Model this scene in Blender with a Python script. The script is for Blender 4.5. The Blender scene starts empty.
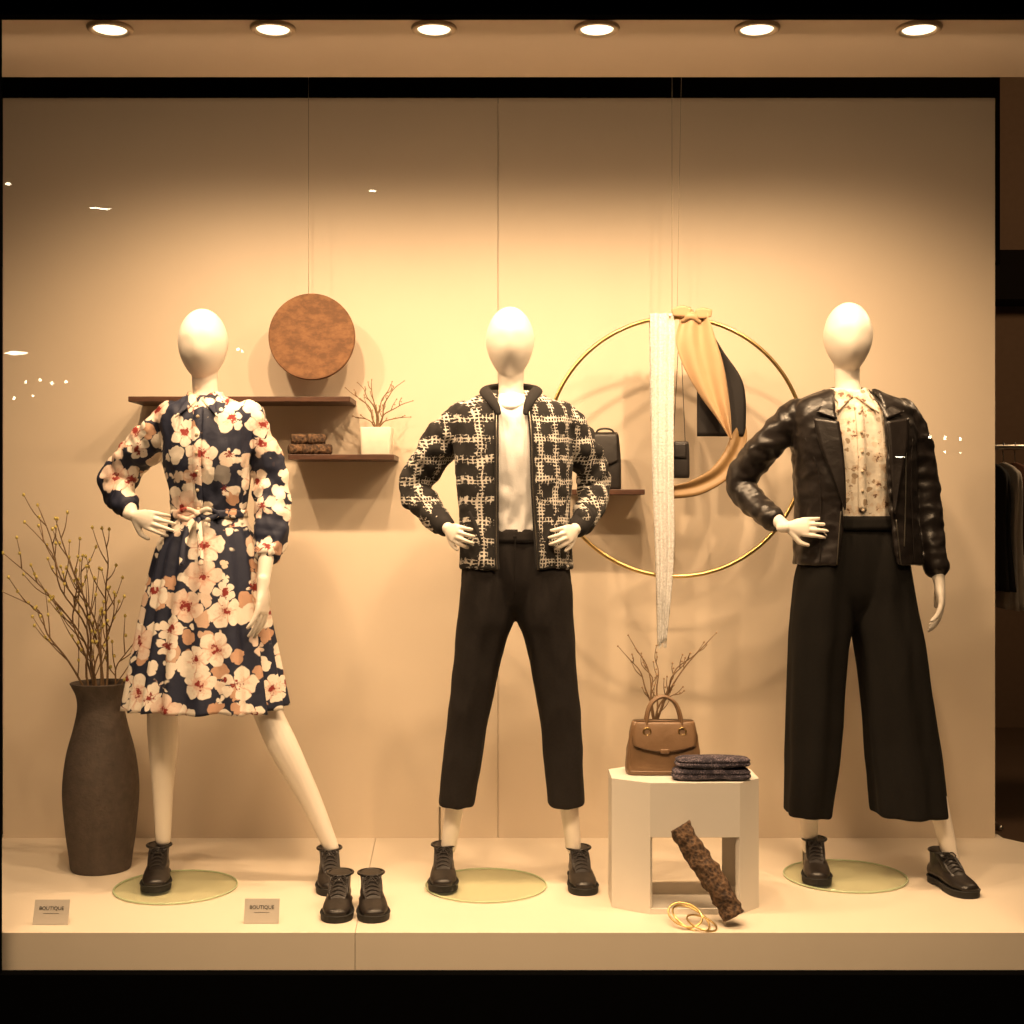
import bpy, math, random
from mathutils import Vector, Matrix, noise as mn

random.seed(7)
CAMZ = 1.157; F = 1350.0
def W(px, py, d):
    """metric position of a measured photo point lying at depth d (m) from the lens"""
    return Vector(((px-512)/F*d, d, CAMZ-(py-512)/F*d))
scn = bpy.context.scene
COL = scn.collection

# ------------------------------------------------------------------ materials
class NT:
    def __init__(s, name):
        s.m = bpy.data.materials.new(name); s.m.use_nodes = True
        s.t = s.m.node_tree; s.n = s.t.nodes; s.l = s.t.links
        s.b = s.n['Principled BSDF']
    def lk(s, a, sock):
        if isinstance(a, (int, float)): sock.default_value = a
        elif isinstance(a, (tuple, list)):
            sock.default_value = a
        else: s.l.new(a, sock)
    def new(s, t, **k):
        n = s.n.new(t)
        for a, v in k.items(): setattr(n, a, v)
        return n
    def math(s, op, a, b=0.0, c=None):
        n = s.new('ShaderNodeMath', operation=op); s.lk(a, n.inputs[0]); s.lk(b, n.inputs[1])
        if c is not None: s.lk(c, n.inputs[2])
        return n.outputs[0]
    def vmath(s, op, a, b=(0,0,0)):
        n = s.new('ShaderNodeVectorMath', operation=op); s.lk(a, n.inputs[0]); s.lk(b, n.inputs[1])
        return n
    def step(s, v, lo, hi):
        n = s.new('ShaderNodeMapRange', interpolation_type='SMOOTHSTEP')
        s.lk(v, n.inputs[0]); n.inputs[1].default_value = lo; n.inputs[2].default_value = hi
        return n.outputs[0]
    def mix(s, f, a, b):
        n = s.new('ShaderNodeMix', data_type='RGBA'); s.lk(f, n.inputs[0])
        s.lk(c4(a), n.inputs[6]); s.lk(c4(b), n.inputs[7]); return n.outputs[2]
    def obj(s, sc=(1,1,1)):
        t = s.new('ShaderNodeTexCoord'); m = s.new('ShaderNodeMapping')
        s.l.new(t.outputs['Object'], m.inputs[0]); m.inputs['Scale'].default_value = sc
        return m.outputs[0]
    def noise(s, v, sc, det=3, rough=.55):
        n = s.new('ShaderNodeTexNoise'); s.lk(v, n.inputs['Vector']); n.inputs['Scale'].default_value = sc
        n.inputs['Detail'].default_value = det; n.inputs['Roughness'].default_value = rough
        return n
    def bump(s, h, st=.3, dist=.002):
        n = s.new('ShaderNodeBump'); s.lk(h, n.inputs['Height']); n.inputs['Strength'].default_value = st
        n.inputs['Distance'].default_value = dist; s.l.new(n.outputs[0], s.b.inputs['Normal'])
    def col(s, c): s.lk(c4(c), s.b.inputs['Base Color'])
    def rough(s, r): s.lk(r, s.b.inputs['Roughness'])
def c4(c):
    if isinstance(c, (tuple, list)) and len(c) == 3: return (*c, 1)
    return c

def simple(name, c, rough=.6, metal=0, var=.12, nsc=30, bump=0.0, bsc=200, bdist=.001, spec=.5, sc=(1,1,1)):
    m = NT(name); v = m.obj(sc)
    n = m.noise(v, nsc)
    m.col(m.mix(n.outputs[0], tuple(x*(1-var) for x in c), tuple(min(1, x*(1+var)) for x in c)))
    m.rough(rough); m.b.inputs['Metallic'].default_value = metal
    m.b.inputs['Specular IOR Level'].default_value = spec
    if bump: m.bump(m.noise(v, bsc, 2).outputs[0], bump, bdist)
    return m.m

def speckle(name, a, b, sc=260, lo=.5, hi=.6):
    m = NT(name); v = m.obj(); n = m.noise(v, sc, 3, .7); n2 = m.noise(v, 45, 2)
    m.col(m.mix(m.step(m.math('ADD', n.outputs[0], m.math('MULTIPLY', m.math('SUBTRACT', n2.outputs[0], .5), .5)), lo, hi), a, b))
    m.rough(.9); m.bump(n.outputs[0], .8, .004); return m.m

def floral(name, bg, petalA, petalB, centre, scale=9.0, r0=.05, leafA=(.55,.33,.22), leaf=True):
    m = NT(name); v0 = m.obj((1, .7, 1))
    nz = m.noise(v0, 22, 2)
    off = m.vmath('SCALE', m.vmath('SUBTRACT', nz.outputs['Color'], (.5, .5, .5)).outputs[0]); off.inputs['Scale'].default_value = .03
    v = m.vmath('ADD', v0, off.outputs[0]).outputs[0]
    def flower(sc, r, np_, shift):
        vv = m.vmath('ADD', v, shift).outputs[0]
        vo = m.new('ShaderNodeTexVoronoi'); m.lk(vv, vo.inputs['Vector']); vo.inputs['Scale'].default_value = sc
        vo.inputs['Randomness'].default_value = .75
        d = m.vmath('SUBTRACT', vv, vo.outputs['Position']).outputs[0]
        sp = m.new('ShaderNodeSeparateXYZ'); m.lk(d, sp.inputs[0])
        ang = m.math('ARCTAN2', sp.outputs[2], sp.outputs[0])
        rr = m.vmath('LENGTH', d).outputs['Value']
        cs = m.new('ShaderNodeSeparateColor'); m.lk(vo.outputs['Color'], cs.inputs[0])
        ph = m.math('MULTIPLY_ADD', ang, np_, m.math('MULTIPLY', cs.outputs[0], 6.28))
        pet = m.math('ABSOLUTE', m.math('COSINE', m.math('MULTIPLY', ph, .5)))
        pr = m.math('MULTIPLY', m.math('MULTIPLY_ADD', m.math('POWER', pet, .6), .32, .74), m.math('MULTIPLY_ADD', cs.outputs[1], r*.35, r*.8))
        q = m.math('DIVIDE', rr, pr)
        return q, rr, cs, pet, sp
    q, rr, cs, pet, sp0 = flower(scale, r0, 5, (0, 0, 0))
    fine = m.noise(v0, 90, 3).outputs[0]
    base = bg
    if leaf:
        q2, r2, cs2, p2, _ = flower(scale*1.9, r0*.54, 3, (.37, .11, .23))
        lc = m.mix(m.step(cs2.outputs[2], .3, .6), leafA, petalA)
        base = m.mix(m.math('MULTIPLY', m.math('SUBTRACT', 1, m.step(q2, .9, 1.0)), m.step(cs2.outputs[0], .38, .43)), bg, lc)
    pc = m.mix(m.math('MULTIPLY', m.step(m.math('SUBTRACT', m.math('MULTIPLY', fine, .6), m.math('MULTIPLY', q, .46)), -.02, .22), .7), petalA, petalB)
    pc = m.mix(m.math('MULTIPLY', m.step(m.math('SUBTRACT', 1, pet), .64, .98), .7), pc, petalB)
    pc = m.mix(m.math('MULTIPLY', m.step(cs.outputs[2], .8, .82), .35), pc, petalB)
    # flower heart: in-plane distance so every bloom shows it
    rin = m.math('SQRT', m.math('ADD', m.math('MULTIPLY', sp0.outputs[0], sp0.outputs[0]), m.math('MULTIPLY', sp0.outputs[2], sp0.outputs[2])))
    cm = m.math('SUBTRACT', 1, m.step(m.math('ADD', rin, m.math('MULTIPLY', m.math('SUBTRACT', fine, .5), .05)), r0*.14, r0*.28))
    pc = m.mix(cm, pc, centre)
    fl = m.math('SUBTRACT', 1, m.step(q, .94, 1.0))
    m.col(m.mix(fl, base, pc)); m.rough(.7)
    m.bump(m.noise(v0, 40, 3).outputs[0], .35, .006)
    return m.m

def tweed(name):
    m = NT(name); v = m.obj()
    sp = m.new('ShaderNodeSeparateXYZ'); m.lk(v, sp.inputs[0])
    nz = m.noise(v, 14, 2).outputs[0]
    X = m.math('ADD', m.math('ADD', sp.outputs[0], m.math('MULTIPLY', sp.outputs[1], .6)), m.math('MULTIPLY', nz, .022))
    Z = m.math('ADD', sp.outputs[2], m.math('MULTIPLY', nz, .022))
    k = 6.2832
    bx = m.math('SINE', m.math('MULTIPLY', X, k*17)); bz = m.math('SINE', m.math('MULTIPLY', Z, k*16))
    fx = m.math('SINE', m.math('MULTIPLY', X, k*95)); fz = m.math('SINE', m.math('MULTIPLY', Z, k*95))
    fn = m.noise(v, 150, 3, .7).outputs[0]; mdn = m.noise(v, 34, 2, .5).outputs[0]
    line = m.math('MAXIMUM', fx, fz)
    a = m.math('ADD', m.math('MULTIPLY', m.math('MAXIMUM', bx, bz), .46), m.math('MULTIPLY', line, .45))
    a = m.math('ADD', a, m.math('MULTIPLY', m.math('SUBTRACT', fn, .5), 1.4))
    a = m.math('ADD', a, m.math('MULTIPLY', m.math('SUBTRACT', mdn, .5), 1.4))
    m.col(m.mix(m.step(a, .58, .78), (.014, .012, .011), (.64, .60, .54)))
    m.rough(.9); m.bump(fn, .4, .002)
    return m.m

def leather(name, c, rough=.33, bs=.35, dist=.004, cs=34):
    m = NT(name); v = m.obj()
    n = m.noise(v, 12, 4); n2 = m.noise(v, 260, 2)
    h = m.math('ADD', m.math('MULTIPLY', m.noise(v, cs, 4, .6).outputs[0], 2.5), m.math('MULTIPLY', n2.outputs[0], .25))
    m.col(m.mix(n.outputs[0], tuple(x*.7 for x in c), tuple(x*1.4 for x in c)))
    m.rough(m.math('MULTIPLY_ADD', n.outputs[0], .25, rough-.1)); m.bump(h, bs, dist); return m.m

def glassy(name, tint, refl, rough, frost=0.0):
    m = NT(name); n = m.n; n.remove(m.b); out = n['Material Output']
    tr = m.new('ShaderNodeBsdfTransparent'); tr.inputs[0].default_value = (*tint, 1)
    gl = m.new('ShaderNodeBsdfGlossy'); gl.inputs[0].default_value = (1, 1, 1, 1); gl.inputs['Roughness'].default_value = rough
    src = tr.outputs[0]
    if frost:
        df = m.new('ShaderNodeBsdfDiffuse'); df.inputs[0].default_value = (.60, .68, .52, 1)
        m1 = m.new('ShaderNodeMixShader'); m1.inputs[0].default_value = frost
        m.l.new(tr.outputs[0], m1.inputs[1]); m.l.new(df.outputs[0], m1.inputs[2]); src = m1.outputs[0]
    m2 = m.new('ShaderNodeMixShader'); m2.inputs[0].default_value = refl
    m.l.new(src, m2.inputs[1]); m.l.new(gl.outputs[0], m2.inputs[2])
    m.l.new(m2.outputs[0], out.inputs[0]); return m.m

def emis(name, c, st):
    m = NT(name); m.b.inputs['Emission Color'].default_value = (*c, 1); m.b.inputs['Emission Strength'].default_value = st
    m.col((.8, .8, .8)); return m.m

def wood(name, c1, c2, sc=(1, 1, 8), rough=.5, nsc=9):
    m = NT(name); v = m.obj(sc); n = m.noise(v, nsc, 6, .7)
    m.col(m.mix(m.step(n.outputs[0], .35, .68), c1, c2)); m.rough(rough); m.bump(n.outputs[0], .2, .002); return m.m

def bark(name):
    m = NT(name); v = m.obj(); n = m.noise(v, 60, 5, .7)
    vo = m.new('ShaderNodeTexVoronoi'); m.lk(v, vo.inputs['Vector']); vo.inputs['Scale'].default_value = 95
    h = m.math('ADD', n.outputs[0], m.math('MULTIPLY', vo.outputs[0], .6))
    m.col(m.mix(m.step(h, .55, 1.1), (.035, .018, .010), (.17, .095, .048))); m.rough(.8); m.bump(h, 1, .006); return m.m

M = {}
M['wall'] = simple('wall_paint', (.72, .61, .48), .5, var=.04, nsc=3, bump=.05, bsc=300)
M['plat'] = simple('platform_paint', (.74, .65, .53), .5, var=.04, nsc=5)
M['ceil'] = simple('ceiling_paint', (.60, .51, .42), .8, var=.03)
M['black'] = simple('black_metal_frame', (.002, .002, .002), .95, spec=.0)
M['dark'] = simple('dark_backroom', (.010, .007, .005), .9, spec=.1)
M['store'] = simple('store_wall_brown', (.20, .12, .07), .9)
M['skin'] = simple('mannequin_gloss_cream', (.84, .77, .68), .36, var=.02, nsc=5)
M['dress'] = floral('floral_print_navy', (.012, .016, .040), (.84, .76, .66), (.62, .34, .25), (.24, .02, .015), 10.0, .053)
M['tie'] = M['dress']
M['blouse'] = floral('floral_print_cream', (.76, .69, .58), (.70, .58, .45), (.44, .30, .19), (.18, .10, .06), 26, .017, (.36, .27, .18))
M['tweed'] = tweed('tweed_plaid')
M['rib'] = simple('black_rib_knit', (.012, .010, .010), .9, bump=.5, bsc=300, sc=(1, 1, .15))
M['knit'] = simple('white_knit', (.84, .82, .80), .9, var=.05, bump=.4, bsc=220, bdist=.002)
M['trouser'] = simple('charcoal_wool', (.018, .015, .014), .9, var=.3, nsc=120, bump=.3, bsc=500, spec=.2)
M['trouser2'] = simple('black_crepe', (.008, .007, .006), .9, var=.3, nsc=120, bump=.2, bsc=400, spec=.15)
M['leather'] = leather('black_leather_jacket', (.014, .011, .010), .32, .30, .003, 26)
M['shoe'] = leather('shoe_leather', (.012, .009, .008), .33, .12)
M['sole'] = simple('shoe_sole', (.010, .009, .008), .7)
M['lace'] = simple('shoe_lace', (.025, .020, .018), .8)
M['metal'] = simple('zip_metal', (.55, .50, .42), .3, 1)
M['gold'] = simple('brushed_gold', (.66, .48, .20), .28, 1, bump=.05)
M['vase'] = simple('dark_stoneware', (.080, .060, .048), .75, var=.45, nsc=40, bump=.7, bsc=90, bdist=.004)
M['twig'] = simple('twig_bark', (.20, .12, .06), .8, var=.3)
M['bud'] = simple('twig_bud', (.65, .52, .14), .7)
M['bud2'] = simple('twig_tip', (.34, .21, .11), .7)
M['walnut'] = wood('walnut_shelf', (.055, .022, .012), (.105, .045, .024), (1, 6, 8))
M['copper'] = wood('rust_wood_disc', (.140, .066, .030), (.25, .122, .054), (1, 1, 1.6), .75, 24)
M['bark'] = bark('bark')
M['pot'] = simple('white_ceramic', (.76, .69, .58), .5)
M['lacec'] = simple('white_lace', (.80, .76, .69), .85, var=.45, nsc=160, bump=.9, bsc=140, bdist=.005)
M['tan'] = simple('tan_silk', (.52, .35, .20), .42, var=.12, nsc=8)
M['tan2'] = simple('ochre_silk', (.28, .17, .07), .5, var=.1, nsc=8)
M['blk'] = simple('black_silk', (.012, .009, .009), .6)
M['blkle'] = leather('black_bag_leather', (.014, .011, .010), .42, .15)
M['brn'] = leather('brown_bag_leather', (.18, .105, .055), .40, .15)
M['ped'] = simple('pedestal_paint', (.68, .64, .58), .5, var=.03, nsc=5)
M['fold'] = speckle('speckled_knit', (.026, .022, .036), (.20, .16, .19), 230, .48, .66)
M['card'] = simple('card_grey', (.48, .44, .39), .6, var=.03)
M['ink'] = simple('ink', (.02, .02, .02), .8)
M['glass'] = glassy('clear_green_glass', (.95, .97, .91), .07, .05, frost=.05)
M['glass_rim'] = simple('green_glass_edge', (.50, .60, .38), .15, var=.05)
M['pane'] = glassy('shop_window_glass', (.99, .99, .98), .05, .0)
M['lampon'] = emis('downlight_lens', (1, .82, .54), 2.2)
M['street'] = emis('street_bulb', (1, .84, .58), 38)
M['trim'] = simple('downlight_trim', (.45, .36, .26), .4, .4)
M['btn'] = simple('buttons', (.5, .4, .28), .4)
M['wire'] = simple('steel_wire', (.30, .24, .17), .4, .5)
M['cl1'] = simple('rack_cloth_black', (.02, .018, .018), .9)
M['cl2'] = simple('rack_cloth_grey', (.55, .50, .44), .9)
M['cl3'] = simple('rack_cloth_rust', (.16, .07, .04), .9)
M['sfloor'] = simple('store_floor_mat', (.12, .07, .04), .5)

# ------------------------------------------------------------------ geometry helpers
def crs(pts, res):
    P = [tuple(p) for p in pts]
    if len(P) < 3 or res <= 1:
        if res <= 1: return P
        out = []
        for i in range(len(P)-1):
            for k in range(res):
                t = k/res; out.append(tuple(a+(b-a)*t for a, b in zip(P[i], P[i+1])))
        out.append(P[-1]); return out
    out = []
    for i in range(len(P)-1):
        p0 = P[max(i-1, 0)]; p1 = P[i]; p2 = P[i+1]; p3 = P[min(i+2, len(P)-1)]
        for k in range(res):
            t = k/res; t2 = t*t; t3 = t2*t
            out.append(tuple(.5*((2*b)+(-a+c)*t+(2*a-5*b+4*c-d)*t2+(-a+3*b-3*c+d)*t3) for a, b, c, d in zip(p0, p1, p2, p3)))
    out.append(P[-1]); return out

def tube(pts, radii, seg=14, res=5, ref=(0, -1, 0), cap='round', wr=0.0, wf=28, closed=False, seed=0):
    Q = []
    for p, r in zip(pts, radii):
        if not isinstance(r, (tuple, list)): r = (r, r)
        Q.append((p[0], p[1], p[2], r[0], r[1]))
    Q = crs(Q, res)
    pos = [Vector(q[:3]) for q in Q]; n = len(pos)
    V = []; Fc = []; L = 0
    A = Vector(ref); frames = []
    for i in range(n):
        T = (pos[min(i+1, n-1)]-pos[max(i-1, 0)])
        if T.length < 1e-9: T = Vector((0, 0, 1))
        T.normalize(); A = A-T*A.dot(T)
        if A.length < 1e-4: A = T.orthogonal()
        A.normalize(); frames.append((T, A.copy(), T.cross(A)))
    rings = []
    def ring(c, fr, ra, rb, s):
        idx = []
        for k in range(seg):
            th = 2*math.pi*k/seg; m = 1.0
            if wr:
                m += wr*mn.noise(Vector((s*wf+seed*7.1, math.cos(th)*1.1+seed, math.sin(th)*1.1)))*1.6
            idx.append(len(V)); V.append(c+fr[1]*(math.cos(th)*ra*m)+fr[2]*(math.sin(th)*rb*m))
        rings.append(idx)
    if cap == 'round':
        for ph in (75, 50, 25):
            a = math.radians(ph); ra, rb = Q[0][3:5]; rm = min(ra, rb)
            ring(pos[0]-frames[0][0]*math.sin(a)*rm, frames[0], ra*math.cos(a), rb*math.cos(a), 0)
    for i in range(n):
        if i: L += (pos[i]-pos[i-1]).length
        ring(pos[i], frames[i], Q[i][3], Q[i][4], L)
    if cap == 'round':
        for ph in (25, 50, 75):
            a = math.radians(ph); ra, rb = Q[-1][3:5]; rm = min(ra, rb)
            ring(pos[-1]+frames[-1][0]*math.sin(a)*rm, frames[-1], ra*math.cos(a), rb*math.cos(a), L)
    for a, b in zip(rings[:-1], rings[1:]):
        for k in range(seg):
            Fc.append((a[k], a[(k+1) % seg], b[(k+1) % seg], b[k]))
    if cap != 'open':
        Fc.append(tuple(reversed(rings[0]))); Fc.append(tuple(rings[-1]))
    return V, Fc

def torus(c, R, r, nrm=(0, 1, 0), seg=72, s2=10, sx=1.0):
    n = Vector(nrm).normalized(); a = n.orthogonal().normalized(); b = n.cross(a)
    V = []; Fc = []; c = Vector(c)
    for i in range(seg):
        t = 2*math.pi*i/seg; d = a*math.cos(t)*sx+b*math.sin(t)
        for j in range(s2):
            u = 2*math.pi*j/s2
            V.append(c+d*R+d.normalized()*math.cos(u)*r+n*math.sin(u)*r)
    for i in range(seg):
        for j in range(s2):
            Fc.append((i*s2+j, i*s2+(j+1) % s2, ((i+1) % seg)*s2+(j+1) % s2, ((i+1) % seg)*s2+j))
    return V, Fc

def sg(c, e): return math.copysign(abs(c)**(2/e), c)

class Loft:
    def __init__(s, rings, res=5):
        s.r = crs(rings, res); s.r.sort(key=lambda q: -q[2])
    def at(s, z):
        R = s.r
        if z >= R[0][2]: return R[0]
        for a, b in zip(R[:-1], R[1:]):
            if a[2] >= z >= b[2]:
                t = (a[2]-z)/max(1e-9, a[2]-b[2]); return tuple(x+(y-x)*t for x, y in zip(a, b))
        return R[-1]
    def surf(s, x, z, off=0.004):
        q = s.at(z); u = min(.97, abs(x-q[0])/q[3]); e = q[5]
        return Vector((x, q[1]-q[4]*(1-u**e)**(1/e)-off, z))
    def solid(s, seg=56, fold=None, cap=True):
        V = []; Fc = []
        zs = s.r[0][2]; ze = s.r[-1][2]
        for q in s.r:
            t = (zs-q[2])/(zs-ze)
            for k in range(seg):
                th = 2*math.pi*k/seg; m = 1+(fold(th, t, q[2]) if fold else 0)
                V.append(Vector((q[0]+q[3]*m*sg(math.cos(th), q[5]), q[1]+q[4]*m*sg(math.sin(th), q[5]), q[2])))
        n = len(s.r)
        for i in range(n-1):
            for k in range(seg):
                Fc.append((i*seg+k, (i+1)*seg+k, (i+1)*seg+(k+1) % seg, i*seg+(k+1) % seg))
        if cap:
            Fc.append(tuple(range(seg))); Fc.append(tuple(reversed(range((n-1)*seg, n*seg))))
        return V, Fc
    def cshell(s, th=.012, seg=60, fold=None):
        V = []; Fc = []; m2 = 2*(seg+1); zs = s.r[0][2]; ze = s.r[-1][2]
        for q in s.r:
            x, y, z, a, b, e, xl, xr = q; t = (zs-z)/(zs-ze)
            f = lambda xx: max(-1, min(1, math.copysign(abs(max(-1, min(1, (xx-x)/a)))**(e/2), xx-x)))
            t0 = -math.acos(f(xr)); t1 = 2*math.pi-math.acos(f(xl))
            for sgn, dd in ((1, 0), (-1, th)):
                ks = range(seg+1) if sgn == 1 else range(seg, -1, -1)
                for k in ks:
                    an = t0+(t1-t0)*k/seg; m = 1+(fold(an, t, z) if fold else 0)
                    V.append(Vector((x+(a*m-dd)*sg(math.cos(an), e), y+(b*m-dd)*sg(math.sin(an), e), z)))
        n = len(s.r)
        for i in range(n-1):
            for k in range(m2):
                Fc.append((i*m2+k, (i+1)*m2+k, (i+1)*m2+(k+1) % m2, i*m2+(k+1) % m2))
        for base, fl in ((0, 0), ((n-1)*m2, 1)):
            for k in range(seg):
                q = (base+k, base+k+1, base+m2-2-k, base+m2-1-k)
                Fc.append(q if not fl else tuple(reversed(q)))
        return V, Fc

def sheet(A, B, rows=24, cols=8, fn=None, res=6):
    """fabric sheet between two edge polylines"""
    a = crs(A, res); b = crs(B, res); V = []; Fc = []
    n = len(a)
    for i in range(n):
        for j in range(cols+1):
            u = j/cols; p = Vector(a[i][:3]).lerp(Vector(b[i][:3]), u)
            if fn: p = fn(p, u, i/(n-1))
            V.append(p)
    w = cols+1
    for i in range(n-1):
        for j in range(cols): Fc.append((i*w+j, (i+1)*w+j, (i+1)*w+j+1, i*w+j+1))
    return V, Fc

def box(x0, x1, y0, y1, z0, z1):
    V = [Vector((x, y, z)) for x in (x0, x1) for y in (y0, y1) for z in (z0, z1)]
    return V, [(0, 1, 3, 2), (4, 6, 7, 5), (0, 4, 5, 1), (2, 3, 7, 6), (0, 2, 6, 4), (1, 5, 7, 3)]

def prism(poly, z0, z1):
    n = len(poly)
    V = [Vector((x, y, z0)) for x, y in poly]+[Vector((x, y, z1)) for x, y in poly]
    Fc = [tuple(reversed(range(n))), tuple(range(n, 2*n))]
    for i in range(n): Fc.append((i, (i+1) % n, n+(i+1) % n, n+i))
    return V, Fc

def lathe(prof, c, seg=48):
    V = []; Fc = []
    for r, z in prof:
        for k in range(seg):
            t = 2*math.pi*k/seg; V.append(Vector((c[0]+r*math.cos(t), c[1]+r*math.sin(t), c[2]+z)))
    n = len(prof)
    for i in range(n-1):
        for k in range(seg): Fc.append((i*seg+k, i*seg+(k+1) % seg, (i+1)*seg+(k+1) % seg, (i+1)*seg+k))
    Fc.append(tuple(reversed(range(seg)))); Fc.append(tuple(range((n-1)*seg, n*seg)))
    return V, Fc

def ball(c, r, s=8, sc=(1, 1, 1)):
    V = []; Fc = []; c = Vector(c)
    for i in range(s+1):
        ph = math.pi*(i+.001)/(s+.002)
        for k in range(s*2):
            t = math.pi*k/s
            V.append(c+Vector((math.sin(ph)*math.cos(t)*sc[0], math.sin(ph)*math.sin(t)*sc[1], math.cos(ph)*sc[2]))*r)
    m = s*2
    for i in range(s):
        for k in range(m): Fc.append((i*m+k, (i+1)*m+k, (i+1)*m+(k+1) % m, i*m+(k+1) % m))
    Fc.append(tuple(range(m))); Fc.append(tuple(reversed(range(s*m, (s+1)*m))))
    return V, Fc

def mesh_of(name, parts):
    V = []; Fc = []
    for v, f in parts:
        o = len(V); V += [tuple(p) for p in v]; Fc += [tuple(i+o for i in q) for q in f]
    me = bpy.data.meshes.new(name); me.from_pydata(V, [], Fc); me.update(); return me

def empty(name, loc=(0, 0, 0)):
    e = bpy.data.objects.new(name, None); e.location = loc; e.empty_display_size = .1
    COL.objects.link(e); return e

def mk(name, parts, mat, parent=None, remesh=0, smooth=0, disp=None, flat=False, bevel=0, solid=0, sub=0):
    me = mesh_of(name, parts)
    ob = bpy.data.objects.new(name, me); COL.objects.link(ob)
    me.materials.append(M[mat])
    if remesh:
        md = ob.modifiers.new('r', 'REMESH'); md.mode = 'VOXEL'; md.voxel_size = remesh; md.use_smooth_shade = True
        if smooth:
            s = ob.modifiers.new('s', 'SMOOTH'); s.iterations = smooth; s.factor = .5
        dg = bpy.context.evaluated_depsgraph_get(); dg.update()
        nm = bpy.data.meshes.new_from_object(ob.evaluated_get(dg))
        ob.modifiers.clear(); ob.data = nm; nm.name = name
        if not nm.materials: nm.materials.append(M[mat])
        me = nm
    if disp:
        ns = [v.normal.copy() for v in me.vertices]
        for v, nn in zip(me.vertices, ns): v.co += nn*disp(v.co, nn)
        me.update()
    if not flat:
        for p in me.polygons: p.use_smooth = True
    if solid:
        s = ob.modifiers.new('solid', 'SOLIDIFY'); s.thickness = solid; s.offset = 0
    if sub:
        s = ob.modifiers.new('sub', 'SUBSURF'); s.levels = sub; s.render_levels = sub
    if bevel:
        s = ob.modifiers.new('bev', 'BEVEL'); s.width = bevel; s.segments = 2; s.limit_method = 'ANGLE'
    if parent is not None:
        ob.parent = parent; ob.matrix_parent_inverse = Matrix.Translation(-parent.location)
    return ob

# ------------------------------------------------------------------ room shell
DW = 4.79
def X(px, d): return (px-512)/F*d
def Z(py, d): return CAMZ-(py-512)/F*d
zt = Z(98, DW)
wb = empty('wall_back', (0, DW, 0))
xs = [X(3, DW), X(498, DW), X(995, DW)]
for i in range(2):
    mk('panel_%d' % (i+1), [box(xs[i]+(.0010 if i else 0), xs[i+1]-(.0010 if i < 1 else 0), DW, DW+.03, 0.0, zt)], 'wall', wb, flat=True)
mk('backing', [box(xs[0]+.01, xs[-1]-.01, DW+.031, DW+.05, 0.0, zt-.01)], 'wall', wb, flat=True)
# platform (display floor) with chamfered right corner
pl = empty('floor', (0, 4.2, 0))
xe = X(1003, DW)
YF = 3.712
mk('platform_left', [prism([(-2.6, YF), (X(355, YF)-.0008, YF), (X(375, DW)-.0008, DW+.06), (-2.6, DW+.06)], -.20, 0)], 'plat', pl, flat=True)
mk('platform_right', [prism([(X(355, YF)+.0008, YF), (2.3, YF), (2.3, 4.05), (xe, DW), (xe, DW+.06), (X(375, DW)+.0008, DW+.06)], -.20, 0)], 'plat', pl, flat=True)
# ceiling soffit
zc = 2.51
mk('ceiling', [box(-3, 3, 3.62, 4.2, zc, zc+.05)], 'ceil', flat=True)
mk('trim_1', [box(-3, 3, 4.2, 4.23, zc+.03, zc+.5)], 'dark', flat=True)
mk('gap_shade_sheet', [box(-3.2, X(1000, DW+.35), DW+.35, DW+.4, 2.1, 4.2)], 'dark', flat=True)  # dark sheet added to stand for the shade in the gap above the panels
# storefront frame + glass
wf = empty('window_1', (0, 3.6, 1.2))
mk('sill', [box(-3, 3, 3.62, 3.66, -1.2, Z(970, 3.66))], 'black', wf, flat=True)
mk('head', [box(-3, 3, 3.60, 3.64, Z(20, 3.64), 3.4)], 'black', wf, flat=True)
mk('jamb_left', [box(X(-80, 3.6), X(2, 3.64), 3.60, 3.64, -.1, 2.6)], 'black', wf, flat=True)
mk('jamb_right', [box(X(1046, 3.6), X(1130, 3.6), 3.60, 3.64, -.1, 2.6)], 'black', wf, flat=True)
mk('pane', [([Vector((-1.5, 3.63, -.12)), Vector((1.5, 3.63, -.12)), Vector((1.5, 3.63, 2.6)), Vector((-1.5, 3.63, 2.6))], [(0, 1, 2, 3)])], 'pane', wf, flat=True)
# opposite side of the street: dark facade with a few lamps (they mirror faintly in the shop glass)
LP = 3.63*2+5.0
mk('wall_street_facade', [box(-7, 7, -5.3, -5.2, -1, 7)], 'dark', flat=True)
sl = empty('street_lamps', (0, -5, 2))
lb = []; br_ = []
def slamp(px, py, rx, rz):
    x = (px-512)/F*LP; z = CAMZ-(py-512)/F*LP
    lb.append(ball((x, -5.0, z), 1.0, 6, (rx, .012, rz))); br_.append(tube([(x, -5.0-.011, z), (x, -5.2, z)], [.008]*2, 6))
for a_ in ((372, 191, .035, .012), (95, 208, .05, .007), (105, 209, .06, .006), (16, 353, .11, .014), (14, 353, .06, .02), (8, 184, .03, .014), (238, 349, .018, .014), (242, 351, .012, .012),
           (26, 382, .012, .014), (40, 380, .014, .016), (52, 383, .014, .018), (66, 382, .014, .014), (14, 398, .010, .02), (33, 396, .008, .012),
           (930, 437, .012, .016), (945, 438, .012, .018), (960, 439, .012, .018), (945, 452, .010, .010), (960, 453, .010, .010), (900, 457, .045, .008)):
    slamp(*a_)
mk('bulbs', lb, 'street', sl); mk('brackets', br_, 'dark', sl)
# store interior behind
mk('floor_store', [box(-4, 6, 4.9, 9, -.25, -.2)], 'sfloor', flat=True)
mk('wall_store', [box(-4, 6, 8.5, 8.6, -.2, 4)], 'store', flat=True)
mk('trim_2', [box(1.9, 6, 8.2, 8.49, 2.45, 2.75)], 'dark', flat=True)
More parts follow.
